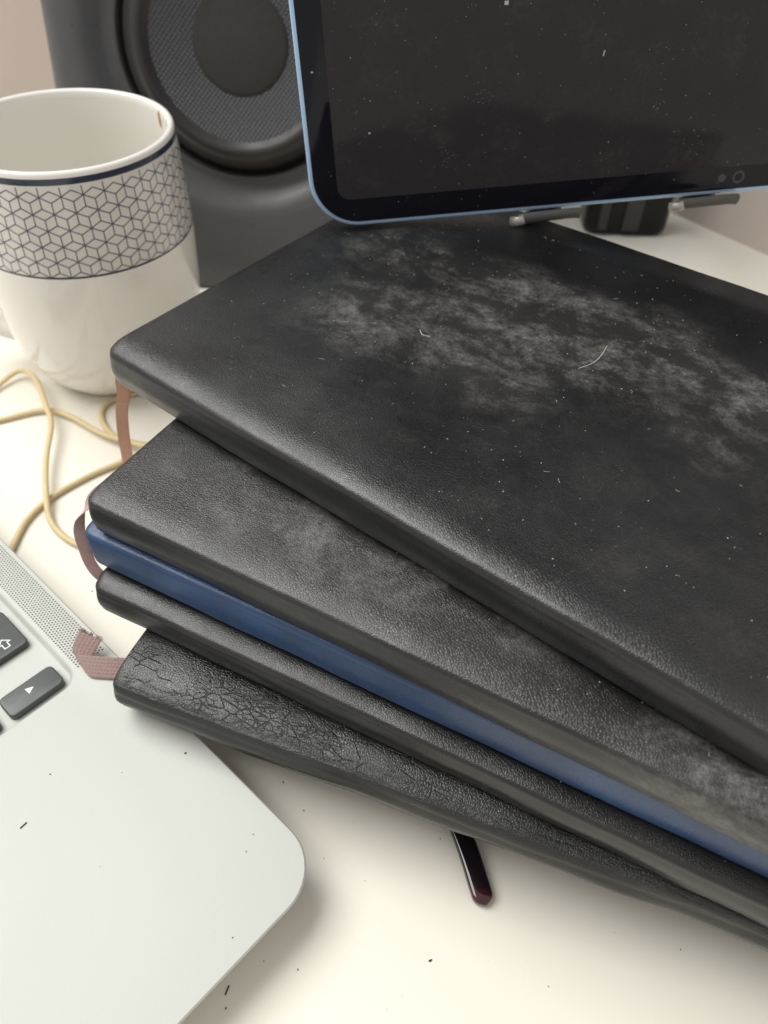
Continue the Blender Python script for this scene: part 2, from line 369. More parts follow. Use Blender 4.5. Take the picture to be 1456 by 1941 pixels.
# ------------------------------------------------------------------ notebooks
SX, SY = 0.0283, 0.0073       # the stack leans very slightly: rise per mm along x and y
def notebook(name, label, x, y, z, yaw, t, W, L, mat, rt, rt2, seed, wob=0.25, amp=0.18, bulge=0.5, sag=0.0, dip=(1.0, 1.0), dipw=10.0, rb0=3.0, bend=None, ribbon_name=None):
    a = R(yaw); e = Vector((math.cos(a), math.sin(a), 0)); n = Vector((-math.sin(a), math.cos(a), 0))
    e.z = SX * e.x + SY * e.y; n.z = SX * n.x + SY * n.y; e.normalize(); n.normalize(); up = e.cross(n).normalized()
    o3 = Vector((x, y, z)) - up * t
    root = empty('notebook', frame(o3, e, n, up)); tag(root, label, 'notebook', 'stacked notebooks')
    c = 1.3; off = seed * 17.3
    S = [0, 0.25, 0.8, 1.6, 2.6, 4, 6, 8] + [8 + (L - 16) * i / 90 for i in range(1, 90)] + [L - 8, L - 6, L - 4, L - 2.6, L - 1.6, L - .8, L - .25, L]
    loopsl = []
    for s in S:
        k = s / L; r = rt + (rt2 - rt) * k; r = min(r, t * 0.62); dp = dip[0] + (dip[1] - dip[0]) * k; D = dipw
        dp *= 1 + 0.25 * noise.noise((s * 0.02 + off, 7.7, 0)); th0 = math.atan(2 * dp / D); w0 = r - r * math.sin(th0); z0 = t - dp; zc = z0 - r * math.cos(th0)
        rb = min(rb0, zc - 0.4)
        R0 = 9.0; q = min(s, L - s); Wd = W - (R0 - math.sqrt(max(0, R0 * R0 - (R0 - q) ** 2)) if q < R0 else 0)
        ins = 0.55 * (1 - min(1, q / 1.0)) ** 2; Rs = 2.6; qs = min(q, Rs); rnd = Rs - math.sqrt(Rs * Rs - (Rs - qs) ** 2)
        outp = []; inp = []
        wl = [1.0 - (i / 26) for i in range(26)]
        for u in wl:                      # top, fore-edge to spine
            ww = w0 + (Wd - w0) * u ** 2.2; dd = dp * max(0, 1 - (ww - w0) / D) ** 2; sl = 2 * dp / D * max(0, 1 - (ww - w0) / D); nl = math.hypot(1, sl)
            outp.append((ww, t - dd, -sl / nl, 1 / nl)); inp.append((max(ww, w0 + .2) + c * sl / nl, t - dd - c))
        for i in range(1, 12):               # rounded top edge
            th = th0 + (R(90) - th0) * i / 11; outp.append((r - r * math.sin(th), zc + r * math.cos(th), -math.sin(th), math.cos(th)))
            ri = max(r - c, 0.3); inp.append((r - ri * math.sin(th), zc + ri * math.cos(th)))
        zt, zb = zc, rb
        for i in range(1, 8):
            kq = i / 8; outp.append((-bulge * math.sin(math.pi * kq), zt + (zb - zt) * kq, -1, 0)); inp.append((c, max(c + .05, zt + (zb - zt) * kq)))
        for i in range(9):
            th = R(90 * i / 8); outp.append((rb - rb * math.cos(th), rb - rb * math.sin(th), -math.cos(th), -math.sin(th)))
            ri = max(rb - c, 0.3); inp.append((rb - ri * math.cos(th), c + ri - ri * math.sin(th)))
        for i in range(1, 15):
            u = (i / 14) ** 1.4; ww = rb + (Wd - rb) * u; dz = -sag * min(1, max(0, (ww - 5) / 8)); outp.append((ww, dz, 0, -1)); inp.append((ww, c + dz))
        bz, bw = bend(s) if bend else (0, 0)
        ring = []
        for (w_, z_, nw, nz), (wi, zi) in zip(outp, inp):
            fall = math.exp(-max(0, w_) / 25)
            d = amp * noise.noise((s * 0.03 + off, w_ * 0.04, z_ * 0.08 + off)) + 0.4 * amp * noise.noise((s * 0.12 + off, w_ * 0.12, z_ * 0.2))
            d += wob * fall * noise.noise((s * 0.055 + off, 3.1, z_ * 0.15)) * 0.6
            mx_, mz_ = (w_ + wi) / 2, (z_ + zi) / 2
            w2, z2 = w_ + d * nw, z_ + d * nz; w2 += rnd * math.exp(-max(0, w_) / 5)
            w2, z2 = w2 + (mx_ - w2) * ins, z2 + (mz_ - z2) * ins
            ring.append((s, w2 + bw, z2 + bz))
        rin = []
        for (wi, zi), (w_, z_, nw, nz) in zip(inp[::-1], outp[::-1]):
            rin.append((s, wi + rnd * math.exp(-max(0, w_) / 5) + (w_ - wi) * ins * .5 + bw, zi + (z_ - zi) * ins * .5 + bz))
        loopsl.append(ring + rin)
    N = len(loopsl[0]); h = N // 2; v = [p for l in loopsl for p in l]; f = []
    for i in range(len(S) - 1):
        for j in range(N):
            p_, q_ = i * N + j, i * N + (j + 1) % N; f.append((p_, p_ + N, q_ + N, q_))
    for i in (0, len(S) - 1):
        for j in range(h - 1):
            quad = (i * N + j, i * N + j + 1, i * N + N - 2 - j, i * N + N - 1 - j); f.append(quad if i == 0 else quad[::-1])
    co = fix_normals(mesh_obj('cover', v, f, mat, root))
    # page block
    pl = []
    for zz, ins in ((c + 0.15, 0), (t - c - 0.25, 0)):
        pl.append([(px, py, zz) for px, py in rrect(2.5, L - 2.5, dipw + 1.0, W - 2.5, 5.0, 6)])
    v, f = loops(pl); sharp(mesh_obj('page_block', v, f, M['paper'], root, smooth=False))
    return root, t
def on_top(root, pts): return [root.matrix_world @ Vector(p) for p in pts]
bA, tA = notebook('a', 'topmost black notebook with a band of pale dust across its cover', -78.62, 180.77, 82.12, -37.27, 13.21, 139, 212, M['blackA'], 3.0, 2.2, 1, wob=0.4, amp=0.20, dip=(1.1, 0.5), dipw=5.5)
bB, tB = notebook('b', 'thick black notebook lying directly on the navy one, grey sheen on its cover', -74.58, 135.80, 68.69, -27.97, 12.3, 130, 212, M['blackB'], 2.0, 1.6, 2, wob=0.35, dip=(0.8, 0.6), dipw=6.0)
bC, tC = notebook('c', 'navy blue notebook between black ones, only its spine showing', -78.23, 136.36, 56.29, -26.47, 13.9, 130, 212, M['blue'], 1.8, 1.8, 3, wob=0.25, bulge=0.25, dip=(0.6, 0.5), dipw=6.0)
bD, tD = notebook('d', 'smooth black notebook right under the navy blue one', -77.51, 130.31, 41.91, -25.9, 11.94, 130, 212, M['blackC'], 2.0, 1.4, 4, wob=0.6, dip=(1.1, 0.7), dipw=5.5)
bE, tE = notebook('e', 'lowest notebook of the stack, worn black leather cracked along the spine', -69.57, 107.63, 30.02, -19.66, 13.19, 130, 212, M['blackD'], 2.6, 1.8, 5, wob=1.1, amp=0.38, bulge=0.8, sag=1.6, dip=(2.0, 1.3), dipw=9.0, rb0=4.5)

# ------------------------------------------------------------------ ribbons (each belongs to the notebook it comes from)
def strip(name, path, widths, wid, mat, root, thick=0.25, across=10, relief=None, fray=0, per=10):
    P = catmull(path, per); Wv = catmull(widths, per); v = []; f = []; n = across; L = 0
    inv = root.matrix_world.inverted()
    for i, p in enumerate(P):
        if i: L += (P[i] - P[i - 1]).length
        t = (P[min(i + 1, len(P) - 1)] - P[max(i - 1, 0)]).normalized(); wv = Wv[i] - t * Wv[i].dot(t); wv.normalize(); nn = t.cross(wv)
        for side in (1, -1):
            for j in range(n + 1):
                q = (j / n - 0.5); h = thick * (1 - (2 * abs(q)) ** 6) * 0.5 + (relief(j / n, L) if relief else 0)
                end = 0
                if fray and i == len(P) - 1: end = rng.uniform(-0.3, fray)
                v.append(tuple(inv @ ((p + wv * (q * wid) + nn * (h * side) + t * end) * MM) / MM))
    s = 2 * (n + 1)
    for i in range(len(P) - 1):
        for j in range(n):
            a = i * s + j; f.append((a, a + 1, a + s + 1, a + s)); b = i * s + n + 1 + j; f.append((b + 1, b, b + s, b + s + 1))
        a = i * s; f.append((a, a + s, a + s + n + 1, a + n + 1)); a = i * s + n; f.append((a + s, a, a + n + 1, a + s + n + 1))
    return fix_normals(mesh_obj(name, v, f, mat, root)), P, Wv
strip('bookmark_ribbon', [(-64, 191, 74), (-72, 189, 72.5), (-79.5, 192, 65), (-82.6, 196.5, 54), (-86.1, 199.6, 44.0), (-88.5, 201.9, 33.0), (-91.0, 205.6, 20.0), (-92.8, 207.5, 8.0), (-93.5, 210, 2)],
      [(.2, .9, .1), (.35, .9, .2), (.75, .6, .1), (.95, .3, 0), (.97, .1, 0), (.9, .3, 0), (.97, .1, 0), (1, 0, 0), (1, 0, 0)], 3.9, M['orange'], bA)
def edge_rib(j, L): return 0.07 * abs(math.sin(L * 3.2)) if (j < 0.12 or j > 0.88) else 0.0
strip('bookmark_ribbon', [(-64, 150, 62.5), (-70, 149, 62.4), (-74.7, 146.2, 61.0), (-77.9, 143.7, 58.0), (-80.3, 142.3, 54.0), (-81.0, 140.8, 50.0), (-80.5, 139.5, 45.5), (-79.5, 138.1, 41.0), (-77.4, 137.0, 37.5), (-74.2, 137.2, 35.0), (-70, 139, 33)],
      [(.1, .5, .8), (.1, .5, .8), (-.1, .6, .7), (.1, .7, .5), (.6, .75, .2), (.85, .5, .1), (.8, .55, .1), (.75, .6, .3), (.5, .6, .6), (.3, .5, .8), (.2, .4, .8)], 3.0, M['mauve'], bB, relief=edge_rib, across=16, per=16)
def braid(j, L):
    k = j * 6; i = int(min(k, 5.999)); fr = k - i
    return 0.17 * math.sin(math.pi * fr) * (0.55 + 0.45 * math.sin(L * 6.5 + (fr if i % 2 else -fr) * 2.6))
BR = [((-60, 122.3, 19.5), (-60, 118.2, 15.8)), ((-67.0, 122.5, 19.2), (-67.5, 118.0, 15.6)), ((-71.1, 122.8, 18.8), (-71.4, 118.0, 15.3)), ((-74.6, 123.0, 18.5), (-74.4, 118.1, 15.2)), ((-78.8, 123.4, 18.2), (-77.4, 118.2, 15.1)), ((-82.7, 123.8, 17.8), (-79.3, 118.3, 15.1)), ((-85.5, 124.5, 17.3), (-80.9, 118.9, 15.1)), ((-86.6, 125.2, 17.6), (-81.7, 120.6, 15.3)), ((-86.7, 126.6, 18.4), (-81.3, 122.7, 16.3)), ((-86.1, 128.1, 19.6), (-80.2, 125.0, 17.8)), ((-85.1, 129.9, 21.0), (-78.4, 127.6, 19.8))]
def strip_rows(name, rows, mat, root, thick, across, relief, per=12):
    A = catmull([r_[0] for r_ in rows], per); B = catmull([r_[1] for r_ in rows], per); inv = root.matrix_world.inverted(); v = []; f = []; L = 0; n = across
    for i in range(len(A)):
        c = (A[i] + B[i]) / 2; p0 = (A[max(i - 1, 0)] + B[max(i - 1, 0)]) / 2; p1 = (A[min(i + 1, len(A) - 1)] + B[min(i + 1, len(A) - 1)]) / 2
        if i: L += (c - p0).length
        nn = (p1 - p0).cross(B[i] - A[i]).normalized()
        for side in (1, -1):
            for j in range(n + 1):
                q = j / n; v.append(tuple(inv @ ((A[i].lerp(B[i], q) + nn * side * (thick * (1 - abs(2 * q - 1) ** 6) * .5 + relief(q, L))) * MM) / MM))
    s_ = 2 * (n + 1)
    for i in range(len(A) - 1):
        for j in range(n):
            a = i * s_ + j; f.append((a, a + 1, a + s_ + 1, a + s_)); b = i * s_ + n + 1 + j; f.append((b + 1, b, b + s_, b + s_ + 1))
        a = i * s_; f.append((a, a + s_, a + s_ + n + 1, a + n + 1)); a = i * s_ + n; f.append((a + s_, a, a + n + 1, a + s_ + n + 1))
    return fix_normals(mesh_obj(name, v, f, mat, root)), A, B
_, A_, B_ = strip_rows('bookmark_ribbon', BR, M['braid'], bE, 0.35, 42, braid, 22)
tips = []
for i in range(80):
    q = rng.random(); t = ((A_[-1] + B_[-1]) - (A_[-3] + B_[-3])).normalized(); b = A_[-1].lerp(B_[-1], q)
    d = (t + Vector((rng.uniform(-.35, .35), rng.uniform(-.3, .3), rng.uniform(-.3, .3)))).normalized() * rng.uniform(0.3, 1.1)
    tips.append(tube_data([b - t * 0.3, b + d * 0.5, b + d], 0.08, 0.08, 4))
v, f = merge(tips); inv = bE.matrix_world.inverted(); v = [tuple(inv @ (Vector(p) * MM) / MM) for p in v]
tag(mesh_obj('frayed_threads', v, f, M['braid'], bE), kind='stuff')

# ------------------------------------------------------------------ mug
mug = empty('mug', Matrix.Translation((-0.119, 0.28815, 0)))
tag(mug, 'cream mug with a geometric line pattern band under a navy rim', 'mug')
outer = [(0, 1.6), (22, 1.6), (23.5, 0.4), (25.0, 0.0), (26.2, 0.5), (27.4, 2.0), (29.6, 4), (32.6, 8), (35.2, 13), (37.4, 20), (39.0, 29), (39.9, 40), (40.3, 50), (40.55, 57), (40.6, 62.45),
         (40.6, 63.25), (40.5, 72), (40.2, 82), (39.75, 90), (39.45, 94.9), (39.25, 97.0), (39.15, 97.9), (38.7, 98.7), (38.0, 98.9), (37.2, 98.7), (36.7, 98.0), (36.5, 96), (36.9, 85), (37.3, 60), (36.6, 35), (34, 18), (27, 8), (15, 5.5), (0, 5.2)]
def rad(z):
    for (r0, z0), (r1, z1) in zip(outer[3:22], outer[4:22]):
        if z0 <= z <= z1: return r0 + (r1 - r0) * (z - z0) / (z1 - z0)
def fineprof():
    out = []
    for (a, b), (c, d) in zip(outer[:-1], outer[1:]): out.append((a, b))
    out.append(outer[-1]); return out
def mband(i):
    z = (outer[i][1] + outer[i + 1][1]) / 2
    if i < 22:
        if 94.9 <= z <= 97.0 or 62.45 <= z <= 63.25: return 1
        if 63.25 < z < 94.9: return 2
    return 0
lathe('body', fineprof(), M['ceramic'], mug, n=128, mats=[M['ceramic'], M['navy'], M['ceramic_band']], band=mband)
# rhombus lattice printed on the band
NC, hr = 36, 5.64; ang = 2 * math.pi / NC; zb0 = 63.1; parts = []; rh = hr / 0.866 / math.sqrt(3)
def seg(a0, z0, a1, z1, off, wd=0.38):
    if max(z0, z1) > 94.4:
        if min(z0, z1) > 94.3: return
        k = (94.35 - z0) / (z1 - z0); a1, z1 = a0 + (a1 - a0) * k, 94.35
    if min(z0, z1) < 62.9:
        if max(z0, z1) < 63: return
        k = (62.9 - z0) / (z1 - z0); a1, z1 = a0 + (a1 - a0) * k, 62.9
    v = []; f = []; ns = 4; da, dz = (a1 - a0) * 40, z1 - z0; ln = math.hypot(da, dz); pa, pz = -dz / ln * wd / 2, da / ln * wd / 2
    for i in range(ns + 1):
        k = i / ns
        for sg in (-1, 1):
            a = a0 + (a1 - a0) * k + sg * pa / 40; z = z0 + dz * k + sg * pz; zz = min(max(z, 62.7), 94.4); r = rad(zz) + off; v.append((r * math.cos(a), r * math.sin(a), zz))
    for i in range(ns): f.append((2 * i, 2 * i + 1, 2 * i + 3, 2 * i + 2))
    parts.append((v, f))
for k in range(-1, 7):
    for c in range(NC):
        a = (c + (0.5 if k % 2 else 0)) * ang; z = zb0 + k * hr
        seg(a, z, a, z + rh, .035); seg(a, z, a, z - rh, .035)
        seg(a, z, a + ang / 2, z + rh / 2, .045); seg(a, z, a - ang / 2, z - rh / 2, .045)
        seg(a, z, a - ang / 2, z + rh / 2, .055); seg(a, z, a + ang / 2, z - rh / 2, .055)
v, f = merge(parts); tag(mesh_obj('line_pattern', v, f, M['line'], mug), kind='stuff')
# handle, going out of the frame on the left
hp = catmull([(-30.0, 0, 14), (-40, -1.2, 15.5), (-51, -2.0, 22), (-60, -2.8, 38), (-61, -3, 55), (-54, -2.5, 70), (-38, -1, 77)], 10)
rot = Matrix.Rotation(R(2), 3, 'Z'); hp = [rot @ p for p in hp]
v, f = tube_data(hp, 5.6, 3.6, 16, up=Vector((0, 1, 0))); v, f = tube_data(hp, 3.4, 6.0, 16, up=Vector((0, 1, 0.001)))
mesh_obj('handle', v, f, M['ceramic'], mug)
a0 = R(36); dv = []; 
for i in range(9):
    z = 97.6 - i * 0.75; wdt = 0.85 * math.sin(math.pi * (i + .6) / 9.2) + .12
    ri = 36.42 if z < 97 else 36.6
    for sg in (-1, 1): dv.append(((ri - .05) * math.cos(a0 + sg * wdt / 37), (ri - .05) * math.sin(a0 + sg * wdt / 37), z))
mesh_obj('coffee_stain', dv, [(2 * i, 2 * i + 1, 2 * i + 3, 2 * i + 2) for i in range(8)], M['coffee'], mug)

# ------------------------------------------------------------------ cord lying on the desk
cA = [(-172, 244, 1.3), (-166.3, 256.1, 1.3), (-163.0, 265.2, 2), (-156.6, 272.2, 4), (-147.1, 265.1, 6), (-135.9, 245.9, 6.2), (-131.2, 236.0, 5.6), (-127.5, 218.2, 5), (-123.0, 203, 4.2), (-118.0, 189.9, 2), (-111.1, 182.6, 1.3), (-103.4, 178.1, 1.3), (-92, 173, 1.3), (-80, 172, 1.3)]
cB = [(-168, 236, 1.3), (-160.6, 241.2, 1.3), (-155.1, 243.1, 1.3), (-140.3, 249.7, 1.6), (-128.6, 246.4, 2.2), (-112.9, 235.9, 3.0), (-101.1, 230.3, 4.0), (-86, 226, 3.5), (-75, 224, 3)]
cC = [(-102, 265, 1.3), (-109.1, 262.0, 1.3), (-115.4, 256.7, 1.3), (-116.2, 248.8, 1.3), (-110.7, 239.2, 1.3), (-101.9, 233.4, 1.3), (-84, 230, 1.3)]
cD = [(-128.5, 160, 1.3), (-127.1, 169, 1.3), (-126.8, 175.3, 1.3), (-126.2, 189.4, 1.3), (-120.8, 201.6, 1.3), (-110.6, 213.3, 1.3), (-100.8, 221.2, 1.3), (-86, 234.5, 1.3), (-70, 245, 1.3)]
v, f = merge([tube_data(catmull(c, 10), 1.12, 0.95, 10) for c in (cA, cB, cC, cD)])
tag(mesh_obj('cord', v, f, M['cord']), 'thin cream yellow cord looping over the desk below the mug', 'cord')

# ------------------------------------------------------------------ loudspeaker
st = R(12.6); sya = R(-0.6)
sax = Vector((math.cos(sya), math.sin(sya), 0)); sbk = Vector((-math.sin(sya), math.cos(sya), 0))
sup = Vector((0, 0, math.cos(st))) + sbk * math.sin(st); sn = -(sbk * math.cos(st) - Vector((0, 0, math.sin(st))))  # sn points out of the front
spk = empty('loudspeaker', Matrix.Translation((-0.0692, 0.3493, 0)))
tag(spk, 'dark grey loudspeaker with a woven woofer cone behind the mug and tablet', 'loudspeaker')
HW, ZC, ZT = 84.2, 105.4, 262.0
def sp(x, y, d): return sax * x + sup * (ZC + y) + sn * d        # d > 0 out of the front
nn = 128; ls = []
def rect_pt(th, x0, x1, y0, y1, r):
    dx, dy = math.cos(th), math.sin(th); lo, hi = 0, 400
    def inside(px, py):
        if not (x0 <= px <= x1 and y0 <= py <= y1): return False
        cx = min(max(px, x0 + r), x1 - r); cy = min(max(py, y0 + r), y1 - r); return math.hypot(px - cx, py - cy) <= r + 1e-9 or (px == cx or py == cy)
    for _ in range(40):
        mid = (lo + hi) / 2
        if inside(dx * mid, dy * mid): lo = mid
        else: hi = mid
    return dx * lo, dy * lo
ths = [2 * math.pi * i / nn for i in range(nn)]
for r_, d in ((53.5, -12), (53.7, -8.6), (54.4, -8.0), (56, -7.9), (58, -7.4), (60.5, -6.0), (63.5, -3.8), (66.5, -1.7), (69, -0.5), (71.5, 0)):
    ls.append([tuple(sp(r_ * math.cos(t), r_ * math.sin(t), d)) for t in ths])
yb, yt = -ZC, ZT - ZC
for ins, d in ((9.0, 0), (7.0, -0.25), (4.2, -1.5), (2.0, -3.6), (0.6, -6.6), (0, -10)):
    ring = []
    for t in ths:
        x, y = rect_pt(t, -HW + ins, HW - ins, yb + ins * 0.25, yt - ins, 6.0); ring.append(tuple(sp(x, y, d)))
    ls.append(ring)
back = []
for t in ths:
    x, y = rect_pt(t, -HW, HW, yb, yt, 6.0); q = sp(x, y, -10); back.append((q.x + sbk.x * 165, q.y + sbk.y * 165, q.z))
ls.append(back)
zmin = min(p[2] for l in ls for p in l)
ls = [[(p[0], p[1], max(p[2], 0.0)) for p in l] for l in ls]
v, f = loops(ls, cap0=False); cab = sharp(mesh_obj('cabinet', v, f, M['cabinet'], spk), 60)
def woofer(name, prof, mat, parent=None):
    o = lathe(name, prof, mat, parent or spk, n=96); return fix_normals(o)
wm = Matrix.Identity(4); cpos = sp(0, 0, 0)
for i in range(3): wm[i][0], wm[i][1], wm[i][2], wm[i][3] = sax[i], sup[i], sn[i], cpos[i] * MM
def roll(r0, r1, z0, z1, hgt, k=16): return [(r0 + (r1 - r0) * i / k, z0 + (z1 - z0) * i / k + hgt * math.sin(math.pi * i / k)) for i in range(k + 1)]
sur = woofer('surround', roll(37.6, 48.6, -1.6, -3.2, 4.2) + [(49.6, -4.6), (50.3, -8.0), (51.5, -11.6), (54.0, -12.2)], M['rubber'])
cone = woofer('cone', [(20.0, -6.5)] + [(20.0 + 18.6 * k / 12, -6.5 + 5.6 * (k / 12) ** 1.15) for k in range(1, 13)], M['cone'])
cap_ = woofer('dust_cap', [(0.01, -4.7), (5, -4.8), (10, -5.1), (15, -5.6), (18.5, -6.05), (20.9, -6.4), (21.1, -6.9)], M['cap'])
for o in (sur, cone, cap_): o.matrix_local = spk.matrix_world.inverted() @ (Matrix.Translation((-0.0692, 0.3493, 0)) @ wm)

# ------------------------------------------------------------------ tablet
ty, tt, tr = R(6.7726), R(4.2466), R(4.0879)
tax = Vector((math.cos(ty), math.sin(ty), 0)); tbk = Vector((-math.sin(ty), math.cos(ty), 0)); tup = Vector((0, 0, math.cos(tt))) + tbk * math.sin(tt)
tax, tup = tax * math.cos(tr) + tup * math.sin(tr), tup * math.cos(tr) - tax * math.sin(tr); tn = tax.cross(tup)
tab = empty('tablet', frame((-26.29, 246.06, 85.32), tax, tup, tn))
tag(tab, 'tablet with a switched off dusty screen and sky blue frame on a stand', 'tablet')
TW, TH = 281.2, 214.9
slab('frame', 0, TW, 0, TH, -6.1, -0.05, 15.5, 0.7, M['blue_alu'], tab, k=14, bb=1.6)
slab('front_glass', 1.25, TW - 1.25, 1.25, TH - 1.25, -0.6, 0.12, 14.3, 0.25, M['glass'], tab, k=14, bb=0.0)
b_ = 8.7
v, f = loops([[(x, y, .122) for x, y in rrect(b_, TW - b_, b_, TH - b_, 4.0, 8)], [(x, y, .13) for x, y in rrect(b_ + .05, TW - b_ - .05, b_ + .05, TH - b_ - .05, 4.0, 8)]], cap0=False)
mesh_obj('screen', v, f, M['screen'], tab, smooth=False)
def disc(x, y, z, r0, r1, k=24):
    v = [(x + r * math.cos(2 * math.pi * i / k), y + r * math.sin(2 * math.pi * i / k), z) for r in (r0, r1) for i in range(k)]
    return v, [(i, (i + 1) % k, k + (i + 1) % k, k + i) for i in range(k)]
v, f = disc(140.3, 5.1, .128, 1.35, 2.0); mesh_obj('camera', v, f, M['lens'], tab, smooth=False)
v, f = disc(134.7, 5.2, .128, 0.05, 1.3); mesh_obj('light_sensor', v, f, M['lens'], tab, smooth=False)
sh = []
for i in range(26):
    y_ = 22 + i * 1.35; sh.append(box_data((-0.0, y_, -4.0), (0.03, 0, 0), (0, 0.42, 0), (0, 0, 0.5)))
v, f = merge(sh); tag(mesh_obj('speaker_hole_shade', v, f, M['dark'], tab, smooth=False), kind='stuff')  # thin dark plates standing in for the shade inside the speaker holes
# dust on the screen
def speck(c, ex, ey, ez, r):
    return box_data(c, Vector(ex) * r, Vector(ey) * r * rng.uniform(.5, 1), Vector(ez) * r * .35)
ps = [speck((90.0, 44.8, .25), (.25, 1, 0), (1, -.25, 0), (0, 0, 1), 0.75), speck((60.4, 59.4, .25), (1, 0, 0), (0, 1, 0), (0, 0, 1), .55), speck((19.9, 28.2, .25), (1, 0, 0), (0, 1, 0), (0, 0, 1), .3), speck((4.4, 46, .25), (1, 0, 0), (0, 1, 0), (0, 0, 1), .3)]
ps[0] = box_data((90.0, 44.8, .25), (.16, .75, 0), (.13, -.03, 0), (0, 0, .12))
for _ in range(620):
    a = rng.uniform(0, 6.28); r = 0.03 + 0.10 * rng.random() ** 5
    ps.append(speck((rng.uniform(2, 185), rng.uniform(3, 75), .16), (math.cos(a), math.sin(a), 0), (-math.sin(a), math.cos(a), 0), (0, 0, 1), r))
for _ in range(26):
    cx, cy = rng.uniform(12, 180), rng.uniform(12, 75)
    for _ in range(rng.randint(4, 16)):
        a = rng.uniform(0, 6.28); ps.append(speck((cx + rng.gauss(0, 2.2), cy + rng.gauss(0, 2.2), .16), (math.cos(a), math.sin(a), 0), (-math.sin(a), math.cos(a), 0), (0, 0, 1), rng.uniform(.03, .09)))
v, f = merge(ps); tag(mesh_obj('dust_specks', v, f, M['dust'], tab, smooth=False), kind='stuff')

# ------------------------------------------------------------------ tablet stand
std = empty('tablet_stand', Matrix.Translation((0.128, 0.434, 0)))
tag(std, 'black tablet stand with two padded hooks under the tablet', 'stand')
sd = Matrix.Translation((0.128, 0.434, 0)).inverted()
ls = []
for z, ins in ((0, 3.5), (0.6, 1.6), (2.4, 0.3), (5, 0), (150, 0), (153, 1), (154.5, 3.5)):
    ls.append([(x, y, z) for x, y in rrect(-23 + ins, 23 - ins, -13 + ins, 13 - ins, 7.0, 8)])
v, f = loops(ls); sharp(mesh_obj('column', v, f, M['gloss_black'], std), 60)
for xx in (-14.0, 1.5): # lighter raised strips standing in for vertical reflections on the glossy column
    v, f = box_data((xx, -13.4, 70), (4.5 if xx > 0 else 2.4, 0, 0), (0, 0.9, 0), (0, 0, 66)); o = sharp(mesh_obj('reflection_strip', v, f, M['pad_black'], std, smooth=False)); o.data.materials[0] = M['gloss_streak']
def T(u, v_, d): return Vector((-26.29, 246.06, 85.32)) + tax * u + tup * v_ + tn * d
def S_(p): return (p.x - 128, p.y - 434, p.z)
# back plate behind the tablet and the arm that carries it
pl = []
for d, ins in ((-7.2, 1.0), (-7.8, 0), (-11.2, 0), (-12, 1.0)):
    pl.append([S_(T(x, y, d)) for x, y in rrect(62 + ins, 144 - ins, 30 + ins, 120 - ins, 8, 6)])
v, f = loops(pl); sharp(mesh_obj('back_plate', v, f, M['gloss_black'], std), 60)
v, f = tube_data([Vector((0, 0, 150)), Vector((-2, -40, 150)), Vector((-12, -100, 150)), Vector(S_(T(103, 66, -11)))], 9, 6, 16); sharp(mesh_obj('arm', v, f, M['gloss_black'], std), 60)
for u0, u1 in ((66.5, 88.0), (120.0, 141.0)):
    uc = (u0 + u1) / 2
    strap = catmull([T(uc, 34, -9), T(uc, 10, -8.2), T(uc, -1.6, -7.4), T(uc, -2.9, -3), T(uc, -2.6, 0.6)], 6)
    v, f = tube_data([Vector(S_(p)) for p in strap], 6.5, 0.9, 14, up=tn); hk = sharp(mesh_obj('hook', v, f, M['pad_black'], std), 60)
    lip = [T(u0 + 0.4, -2.9, 1.3), T(u0 + 2.5, -1.7, 1.9), T(uc, -1.35, 2.1), T(u1 - 2, -1.35, 1.9), T(u1, -1.9, 1.3)]
    v, f = tube_data([Vector(S_(p)) for p in catmull(lip, 8)], 1.0, 1.75, 14, up=tup); mesh_obj('lip_pad', v, f, M['pad_black'], hk)
    v, f = tube_data([Vector(S_(p)) for p in (T(u0 - 1.2, -3.1, .2), T(u0 + .3, -2.6, 1.5), T(u0 + 2.6, -1.7, 2.3))], 1.2, 1.6, 14, up=tup); mesh_obj('end_cap', v, f, M['chrome'], hk)
v, f = tube_data([Vector((22.2, -12, 31)), Vector((24.4, -13.2, 31.2)), Vector((27, -14.5, 31.6))], 2.0, 2.0, 14); sharp(mesh_obj('hinge_pin', v, f, M['pin'], std), 50)

# ------------------------------------------------------------------ folded eyeglasses under the stack
gl = empty('eyeglasses', Matrix.Translation((0.0245, 0.0828, 0)))
tag(gl, 'folded eyeglasses under the stack, one tortoiseshell temple tip poking out', 'eyeglasses')
def G(p): return Vector((p[0] - 24.5, p[1] - 82.8, p[2]))
def temple(name, pts, mat):
    P = catmull([G(p) for p in pts], 8); ls = []
    for i, p in enumerate(P):
        k = i / (len(P) - 1); t = (P[min(i + 1, len(P) - 1)] - P[max(i - 1, 0)]).normalized(); s = t.cross(Vector((0, 0, 1))).normalized(); u = s.cross(t)
        endk = min(1, max(0.02, 1 - ((k - 0.90) / 0.10)) if k > 0.9 else 1); wd = 0.76 * (3.0 + 0.5 * min(1, k * 1.5)) * math.sqrt(1 - (1 - endk) ** 2) if endk < 1 else 0.76 * (3.0 + 0.5 * min(1, k * 1.5))
        hh = 1.5 * (0.4 + 0.6 * math.sqrt(max(0, 1 - (1 - endk) ** 2))); ring = []
        for j in range(16):
            a = 2 * math.pi * j / 16; ca, sa = math.cos(a), math.sin(a); ring.append(tuple(p + s * (wd * math.copysign(abs(ca) ** .45, ca)) + u * (hh * math.copysign(abs(sa) ** .45, sa))))
        ls.append(ring)
    v, f = loops(ls); return sharp(mesh_obj(name, v, f, mat, gl), 50)
temple('temple', [(-13, 178, 7), (-3, 150, 6.2), (12, 112, 5.0), (20, 92, 3.6), (24.5, 80.5, 2.6), (27.2, 71.5, 1.9), (28.6, 66.6, 1.6)], M['tort'])
